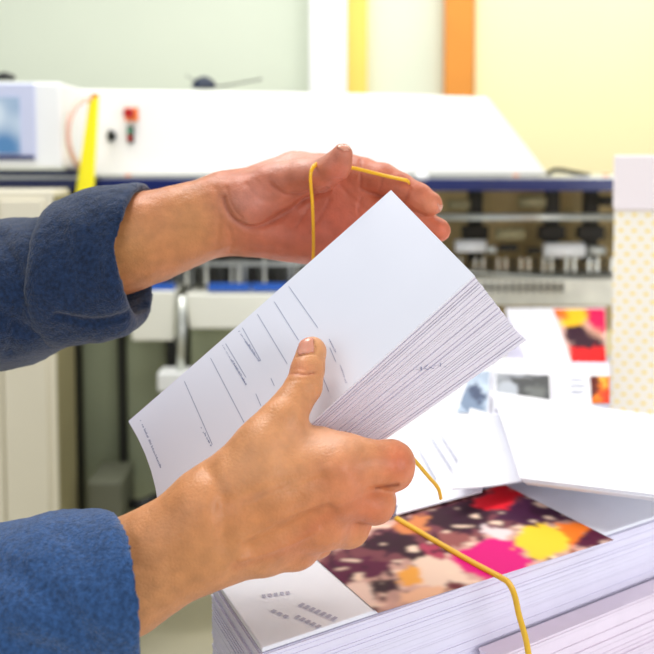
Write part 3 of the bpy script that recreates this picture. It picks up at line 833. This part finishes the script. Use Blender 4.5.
# grey pictures on two small piles
ZL = .822; ZM = .832; ZF = .806
def gpx(pts, z): return [Vector((G(x, y, z).x, G(x, y, z).y, 0)) for x, y in pts]
quad_pile('paper_bundle', gpx([(455, 419), (489, 419), (492, 366), (468, 368)], ZL), ZT, ZL-.003, .004, .001, 21, M['paper_pile'], 'small pile of sheets under the pale blue grey picture leaflet')
quad_pile('paper_bundle', gpx([(495, 402), (609, 404), (609, 360), (498, 359)], ZM), ZT, ZM-.003, .004, .001, 22, M['paper_pile'], 'pile of sheets under the dark grey picture leaflet')
quad_pile('paper_bundle', gpx([(532, 371), (606, 370), (605, 308), (506, 309)], ZF), ZT, ZF-.004, .004, .002, 23, M['paper_pile'], 'pile of printed sheets far back beside the dotted box')
lg = loose('leaflet', [G(453, 420, ZL), G(489, 420, ZL), G(492, 364, ZL), G(466, 366, ZL)], lambda u, w_: 0, M['paper'], 'leaflet with a pale blue grey picture at the tip of the held stack', GR)
gz = ZL+.0012
print_patch('picture', [G(457, 412, gz), G(487, 413, gz), G(490, 370, gz), G(470, 374, gz)], (30, 40), (186, 202, 222), [
    ([(458, 395), (476, 384), (486, 400), (480, 412), (462, 412)], (128, 146, 172)), ([(468, 372), (490, 366), (494, 384), (480, 380)], (168, 184, 204)), ([(466, 388), (476, 382), (486, 398), (478, 404)], (76, 88, 116))], lg)
lg2 = loose('leaflet', [G(494, 403, ZM), G(552, 404, ZM), G(551, 359, ZM), G(497, 358, ZM)], lambda u, w_: 0, M['paper'], 'leaflet with a dark grey landscape picture behind the big blank leaflet', GR)
gz = ZM+.0012
print_patch('picture', [G(497, 398, gz), G(550, 400, gz), G(549, 375, gz), G(496, 373, gz)], (50, 30), (150, 154, 162), [
    ([(510, 378), (552, 374), (552, 400), (520, 398)], (78, 80, 84)), ([(496, 384), (512, 380), (520, 392), (500, 398)], (178, 184, 194)), ([(524, 388), (545, 386), (548, 396), (530, 398)], (112, 116, 116))], lg2)
def text_rows(name, rows, z, thick, parent):
    for (x0, y0, x1, y1) in rows:
        a = G(x0, y0, z); b = G(x1, y1, z); MB().quadmesh([a, b, b+Vector((0, thick, 0)), a+Vector((0, thick, 0))], [(0, 1, 2, 3)]).build(name, M['ink'], parent)
text_rows('caption', [(502, 364, 530, 365), (500, 369, 526, 370)], gz, .004, lg2)
lf = loose('picture_leaflet', [G(555, 405, ZM), G(610, 405, ZM), G(610, 373, ZM), G(554, 372, ZM)], lambda u, w_: 0, M['paper'], 'leaflet with a small orange picture just behind the big blank leaflet', GR)
print_patch('picture', [G(592, 403, gz), G(609.5, 403, gz), G(609.5, 376, gz), G(590, 376, gz)], (24, 24), (240, 120, 30), [
    ([(588, 374), (598, 374), (600, 392), (590, 400)], (90, 20, 20)), ([(600, 392), (614, 386), (614, 406), (602, 406)], (226, 60, 30)), ([(598, 376), (608, 378), (606, 390)], (250, 180, 60))], lf)
text_rows('caption', [(570, 380, 584, 380), (570, 386, 586, 386), (571, 392, 584, 392)], gz, .005, lf)
c = gpx([(531, 372), (606.5, 371), (605.5, 307), (505, 308)], ZF)
tl2 = MB().hexa([p+ez*(ZF-.0035) for p in c]+[p+ez*ZF for p in c]).build('picture_leaflet', M['paper']); tag(tl2, 'leaflet with a red and yellow picture on the far pile beside the dotted box', 'leaflet')
z5 = ZF+.0008
print_patch('picture', [G(573, 366, z5), G(606, 365, z5), G(605, 308.5, z5), G(553, 309, z5)], (60, 60), (225, 180, 170), [
    ([(550, 304), (584, 303), (590, 318), (580, 330), (562, 326)], (250, 190, 30)), ([(548, 300), (562, 304), (568, 320), (556, 320)], (230, 110, 30)),
    ([(584, 303), (612, 303), (612, 332), (598, 332), (588, 320)], (226, 14, 84)),
    ([(562, 328), (584, 324), (602, 336), (606, 346), (572, 348)], (50, 14, 40)), ([(568, 348), (606, 346), (612, 366), (572, 368)], (228, 20, 34)),
    ([(580, 322), (600, 330), (606, 340), (590, 334)], (200, 150, 130))], tl2)
text_rows('caption', [(520, 318, 534, 316), (522, 326, 540, 324), (528, 334, 540, 333)], z5, .008, tl2)

# dotted carton at the right, turned so that its front faces a little left
a = W(614.5, 210, 1.235); zl = a.z
bx = empty('dotted_box', (a.x, a.y, ZT), 'tall cream carton printed with yellow dots, pinkish lid, far right of the table', 'box')
MB().box((a.x, a.y, ZT+.0005), (a.x+.24, a.y+.20, zl)).build('carton', M['dots'], bx, bevel=.003)
a2 = W(615.5, 155, 1.235)
MB().box((a.x-.002, a.y-.004, zl+.0005), (a.x+.244, a.y+.204, a2.z)).build('lid', M['card_w'], bx, bevel=.003)
bx.rotation_euler = (0, 0, -math.radians(17.6))

# ------------------------------------------------------------------ room
def st(name, mb, m): return tag(mb.build(name, m), kind='structure')
YW = 3.2
st('floor', MB().box((-3.2, -1.5, -.05), (3.2, YW+.3, 0)), M['floor'])
xg = W(474, 50, YW).x
st('wall_back', MB().box((-3.2, YW, 0), (xg, YW+.1, 2.8)), M['wall_g'])
st('wall_right', MB().box((xg, YW-.02, 0), (3.2, YW+.1, 2.8)), M['wall_y'])
st('trim_1', MB().box((W(310, 50, YW-.1).x, YW-.12, 0), (W(347, 50, YW-.12).x, YW, 2.8)), M['wall_w'])
st('trim_2', MB().box((W(347, 50, YW-.06).x+.001, YW-.06, 0), (W(367, 50, YW-.06).x, YW, 2.8)), M['post_y'])
st('trim_3', MB().box((W(446, 50, YW-.06).x, YW-.06, 0), (W(474, 50, YW-.06).x-.001, YW-.001, 2.8)), M['post_o'])

# ------------------------------------------------------------------ the machine
Y = 1.95
mc = empty('paper_finishing_machine', (0, Y+.3, 0), 'long white and navy print finishing machine behind the hands', 'machine')
# sloping white hood
pts = [W(64, 176, Y), W(549, 175, Y), W(488, 97, Y+.0), W(400, 94, Y), W(66, 89, Y)]
mb = MB(); mb.prism(pts, (0, .55, 0)); mb.build('hood', M['hood'], mc, bevel=.006)
# navy rail and table
mb = MB(); mb.pxbox(-60, 179, 700, 191, Y-.09, .03); mb.build('navy_rail', M['navy'], mc, bevel=.002)
mb = MB(); mb.pxbox(-60, 170, 76, 176, Y-.07, .02); mb.build('navy_strip', M['navy'], mc)
mb = MB(); mb.pxbox(-60, 176.5, 700, 179.2, Y-.075, .65); mb.build('machine_table', M['steel'], mc)
# interior: back panel and frames
zr = W(0, 191, Y-.09).z
mb = MB(); mb.pxbox(410, 191, 760, 330, Y+.16, .02); mb.build('back_panel', M['brown'], mc)
mb = MB(); mb.pxbox(-60, 191, 410, 300, Y+.12, .02); mb.build('back_panel', M['dark'], mc)
mb = MB(); mb.tube([W(425, 217, Y-.02), W(640, 217, Y-.02)], .0085, 12); mb.build('chrome_bar', M['steel'], mc, smooth=True)
mb = MB(); mb.tube([W(300, 262, Y-.02), W(640, 283, Y-.02)], .004, 10); mb.build('chrome_bar', M['steel'], mc, smooth=True)
mb = MB(); mb.pxbox(440, 272, 640, 276, Y+.02, .03); mb.build('slotted_bar', M['steel_dk'], mc)
r_ = random.Random(12)
for x in (476, 553, 592, 640):     # dark vertical hangers
    mb = MB(); w_ = r_.choice((9, 13)); mb.pxbox(x-w_/2, 191, x+w_/2, 262, Y+.06, .03); mb.pxbox(x-w_, 226, x+w_, 240, Y+.03, .03); mb.build('hanger', M['dark'], mc, bevel=.004)
for i in range(26):
    x = 444+i*7.6; mb = MB(); mb.pxbox(x, 258, x+2.4, 272, Y+.01, .01); mb.build('finger', M['steel'] if i % 3 else M['dark'], mc)
for (x0, y0, x1, y1, mm) in ((456, 240, 486, 253, 'white'), (545, 243, 585, 258, 'white'), (497, 228, 525, 240, 'khaki'), (590, 246, 606, 256, 'steel'),
                             (500, 244, 518, 252, 'dark'), (528, 248, 542, 254, 'dark'), (448, 200, 470, 210, 'khaki'), (520, 196, 546, 208, 'khaki'), (600, 196, 620, 206, 'dark'), (488, 246, 497, 254, 'steel')):
    mb = MB(); a = W(x0, y0, Y-.01); b = W(x1, y1, Y-.01); n = 8
    mb.tube([Vector((a.x, a.y+.01, (a.z+b.z)/2)), Vector((b.x, a.y+.01, (a.z+b.z)/2))], abs(a.z-b.z)/2, 10); mb.build('gripper', M[mm], mc, smooth=True)
mb = MB(); mb.pxbox(440, 280, 655, 306, Y-.04, .2); mb.build('delivery_tray', M['dirty_w'], mc, bevel=.003)
for i in range(14):
    x = 470+i*7; mb = MB(); mb.pxbox(x, 283, x+2, 292, Y-.05, .01); mb.build('tray_slot', M['steel_dk'], mc)
# left feeder stations under the hand
mb = MB(); mb.pxbox(140, 262, 330, 266, Y-.02, .05); mb.build('chrome_bar', M['steel'], mc)
for i in range(24):
    x = 146+i*6.5; mb = MB(); y0 = 255+r_.random()*10; mb.pxbox(x, y0, x+r_.choice((2, 3, 4)), 286, Y-.01, .02); mb.build('finger', M[r_.choice(('steel', 'steel_dk', 'steel_dk', 'tray'))], mc)
for (x0, x1, y0, y1, c) in ((126, 176, 291, 341, (236, 238, 228)), (184, 292, 294, 329, (236, 238, 228))):
    mb = MB(); a = W(x0, y0, Y-.08); b = W(x1, y1, Y-.08)
    mb.hexa([(a.x+.01, a.y, b.z), (b.x-.006, a.y, b.z), (b.x-.006, a.y+.18, b.z), (a.x+.01, a.y+.18, b.z), (a.x, a.y, a.z), (b.x, a.y, a.z), (b.x, a.y+.18, a.z), (a.x, a.y+.18, a.z)])
    t_ = mb.build('feeder_tray', M['tray'], mc, bevel=.004)
for (x0, x1) in ((150, 174), (208, 250), (252, 292)):
    mb = MB(); mb.pxbox(x0, 284, x1, 291, Y-.07, .02); mb.build('blue_tab', M['blue_tab'], mc)
mb = MB(); mb.tube([W(182, 296, Y-.1), W(181, 378, Y-.1)], .009, 12); mb.build('steel_post', M['steel'], mc, smooth=True)
mb = MB(); mb.pxbox(157, 373, 190, 392, Y-.12, .06); mb.build('bracket', M['white'], mc, bevel=.004)
# lower body with grey green doors
zb_ = .17
mb = MB(); a = W(-60, 300, Y); b = W(460, 300, Y+.0); mb.box((a.x, Y+.05, zb_), (b.x, Y+.10, W(0, 300, Y).z)); mb.build('lower_frame', M['dark'], mc)
for i, (x0, x1) in enumerate(((82, 117), (126, 166), (190, 240), (250, 300), (310, 360), (370, 420))):
    mb = MB(); a = W(x0, 330, Y+.03); b = W(x1, 330, Y+.03); mb.box((a.x, Y+.03, zb_+.02), (b.x, Y+.05, W(0, 305, Y).z)); mb.build('access_door', M['gpanel'], mc, bevel=.003)
mb = MB(); a = W(54, 330, Y-.02); b = W(73, 330, Y-.02); mb.box((a.x, Y-.02, zb_), (b.x, Y+.06, W(0, 300, Y).z)); mb.build('side_post', M['khaki'], mc, bevel=.008)
mb = MB(); mb.pxbox(166, 305, 178, 520, Y-.0, .03); mb.build('dark_post', M['black'], mc)
mb = MB(); mb.pxbox(73, 305, 81, 560, Y-.01, .03); mb.pxbox(117, 305, 125, 560, Y-.01, .03); mb.build('door_gap_strip', M['black'], mc)
# motor box low down between the posts, cables
mb = MB(); mb.pxbox(86, 482, 122, 525, Y-.14, .13); mb.build('motor_box', M['khaki_dk'], mc, bevel=.006)
mb = MB(); mb.tube(spline([W(120, 500, Y-.03), W(140, 505, Y-.08), W(160, 498, Y-.05), W(178, 510, Y-.02)]), .012, 8); mb.tube(spline([W(122, 515, Y-.03), W(150, 520, Y-.1), W(175, 512, Y-.04)]), .008, 8); mb.build('cable', M['black'], mc, smooth=True)
# feet
for x in (-.7, .25, .95):
    MB().box((x-.04, Y+.06, 0.001), (x+.04, Y+.14, .2)).build('foot', M['steel_dk'], mc)
MB().box((-1.0, Y+.1, .16), (1.0, Y+.14, .2)).build('base_beam', M['dark'], mc)
# knobs and switches on the hood
es = MB().pxbox(124.5, 107.5, 138, 121, Y-.006, .005).build('emergency_stop', M['orange_p'], mc, bevel=.001)
c0 = W(131, 113.5, Y-.006)
MB().tube([c0, c0+Vector((0, -.012, 0)), c0+Vector((0, -.014, 0)), c0+Vector((0, -.028, 0))], [.007, .007, .0118, .0105], 20).build('stop_button', M['red'], es, smooth=False)
c0 = W(112, 136, Y)
MB().tube([c0, c0+Vector((0, -.006, 0))], .010, 16).box(c0+Vector((-.003, -.02, -.013)), c0+Vector((.003, -.005, .013))).build('rotary_switch', M['black'], mc)
for (x, y, mm) in ((130.5, 131, 'green_p'), (130.5, 138, 'red')):
    c0 = W(x, y, Y); MB().tube([c0, c0+Vector((0, -.010, 0))], .0062, 14).build('push_button', M[mm], mc)
MB().pxbox(127, 126, 134, 143, Y-.003, .003).build('button_plate', M['steel_dk'], mc)
# little round knob on the table edge
c0 = W(422, 176, Y-.12)
MB().tube([c0+Vector((0, 0, -.008)), c0+Vector((-.0, 0, -.004)), c0, c0+Vector((0, 0, .005)), c0+Vector((0, 0, .008))], [.010, .014, .0145, .011, .004], 16).build('round_knob', M['white'], mc, smooth=True)
for x in (516, 606, 128, 228):
    c0 = W(x, 174.5, Y-.05); MB().tube([c0, c0+Vector((0, 0, -.01))], .006, 10).build('stud', M['orange_p'] if x != 228 else M['steel'], mc)
mb = MB(); mb.tube(spline([W(547, 175, Y-.02), W(556, 170, Y-.02), W(575, 173, Y-.02), W(590, 176, Y-.02)]), .005, 8); mb.build('cable', M['black'], mc, smooth=True)

# control terminal at the left
ct = MB().pxbox(-45, 82, 62, 168.5, Y-.16, .2).build('control_terminal', M['white'], mc, bevel=.006)
MB().pxbox(-40, 83, 36, 160, Y-.168, .008).build('bezel', M['lav'], ct, bevel=.003)
MB().pxbox(-26, 97, 20, 153, Y-.172, .004).build('screen', M['screen'], ct)
MB().pxbox(-38, 155.5, 34, 160, Y-.171, .003).build('bezel_stripe', M['navy'], ct)
gd = MB(); c0 = W(5, 78, Y-.06); gd.tube([c0+Vector((-.03, 0, .0)), c0+Vector((.0, 0, .004)), c0+Vector((.02, 0, 0))], [.006, .009, .005], 10); tag(gd.build('cable_plug', M['black'], smooth=True), 'small black plug lying on top of the control terminal', 'plug')
# cream cable and yellow strap
o = MB().tube(spline([W(92, 98, Y-.09), W(79, 103, Y-.15), W(70, 118, Y-.172), W(68, 136, Y-.172), W(71, 152, Y-.16), W(78, 166, Y-.08), W(82, 174, Y-.05)]), .0055, 8).build('curved_cable', M['cable_c'], smooth=True)
o.parent = mc; o.matrix_parent_inverse = Matrix.Translation(mc.location).inverted()
yb = Y-.10
o = MB().prism([W(89.5, 95.5, yb), W(98.5, 95.5, yb), W(93, 200, yb-.02), W(74.5, 200, yb-.02)], (0, .008, 0)).build('yellow_bar', M['yellow_bar'], bevel=.002)
o.parent = mc; o.matrix_parent_inverse = Matrix.Translation(mc.location).inverted()
MB().pxbox(90.5, 93.5, 97.5, 97, yb-.002, .012).build('bar_tip', M['post_o'], o)
MB().pxbox(88, 176.5, 97, 181, yb-.004, .04).build('bar_clamp', M['steel_dk'], o)
# gadget with wires on the hood
gd = empty('round_sensor', W(204, 88, Y+.1), 'small round blue black device with wires on top of the white hood', 'device')
c0 = W(204, 86, Y+.1)
MB().tube([c0+Vector((0, 0, -.005)), c0, c0+Vector((0, 0, .010)), c0+Vector((0, 0, .018)), c0+Vector((0, 0, .022))], [.026, .028, .024, .014, .003], 18).build('housing', M['gadget'], gd, smooth=True)
MB().tube(spline([c0+Vector((.02, 0, .0)), W(222, 86, Y+.1), W(240, 83, Y+.1), W(262, 79, Y+.1)]), .0022, 6).tube([c0, W(190, 78, Y+.1), W(186, 75, Y+.1)], .0015, 6).build('wire', M['steel_dk'], gd)

# cream cabinet at lower left, in front of the machine
YC = 1.715
xa = W(54, 300, YC).x
cb = empty('cream_cabinet', (xa-.25, YC+.1, 0), 'tall cream metal cabinet at the left edge between the two sleeves', 'cabinet')
MB().box((xa-.5, YC, .001), (xa, YC+.118, W(0, 190, YC).z)).build('body', M['cream'], cb, bevel=.004)
MB().box((xa+.0003, YC+.006, .02), (xa+.004, YC+.116, W(0, 196, YC).z)).build('side_shade_panel', M['khaki'], cb)  # thin cover on the cream side, its weaker light painted as khaki
for (p0, p1) in ((3, 46), (-45, .5)):
    d = MB().box((W(p0, 300, YC).x, YC-.008, .03), (W(p1, 300, YC).x, YC-.0005, W(0, 200, YC).z)).build('door', M['cream'], cb, bevel=.002)
    MB().pxbox(p0+3, 300, p0+5, 330, YC-.022, .014).build('handle', M['steel'], d, bevel=.002)

# ------------------------------------------------------------------ light
w_ = bpy.data.worlds.new('room_light'); bpy.context.scene.world = w_; w_.use_nodes = True
w_.node_tree.nodes['Background'].inputs[0].default_value = (.93, .95, 1.0, 1); w_.node_tree.nodes['Background'].inputs[1].default_value = .47
def area(name, loc, target, sx, sy, power, col=(1, 1, 1)):
    l = bpy.data.lights.new(name, 'AREA'); l.shape = 'RECTANGLE'; l.size = sx; l.size_y = sy; l.energy = power; l.color = col
    o = bpy.data.objects.new(name, l); C.objects.link(o); o.location = loc
    o.rotation_euler = (Vector(target)-Vector(loc)).to_track_quat('-Z', 'Y').to_euler(); return o
area('ceiling_lamp', (-.45, 1.05, 2.5), (0.0, .6, .9), .7, .45, 17, (1, .98, .95))
area('ceiling_lamp', (0, 1.6, 2.6), (0, 2.3, 1.1), 2.6, .5, 32, (1, .99, .96))
area('ceiling_lamp', (1.2, 2.6, 2.6), (1.0, 3.2, 1.2), 1.2, .4, 14, (1, .95, .9))
area('fill_light', (-1.4, -1.1, 1.7), (0, .6, .95), 1.4, 1.4, 9, (.97, .98, 1))  # unseen soft fill from the camera's left, added for the paper faces
area('fill_light', (1.5, -.9, 1.25), (.3, .8, .85), 1.3, 1.1, 21, (.98, .97, 1))  # added frontal fill from camera right to brighten the upright faces

vs = bpy.context.scene.view_settings
bpy.context.scene.display_settings.display_device = 'sRGB'
vs.view_transform = 'Standard'; vs.look = 'None'; vs.gamma = 1; vs.use_curve_mapping = False; vs.exposure = 0.0
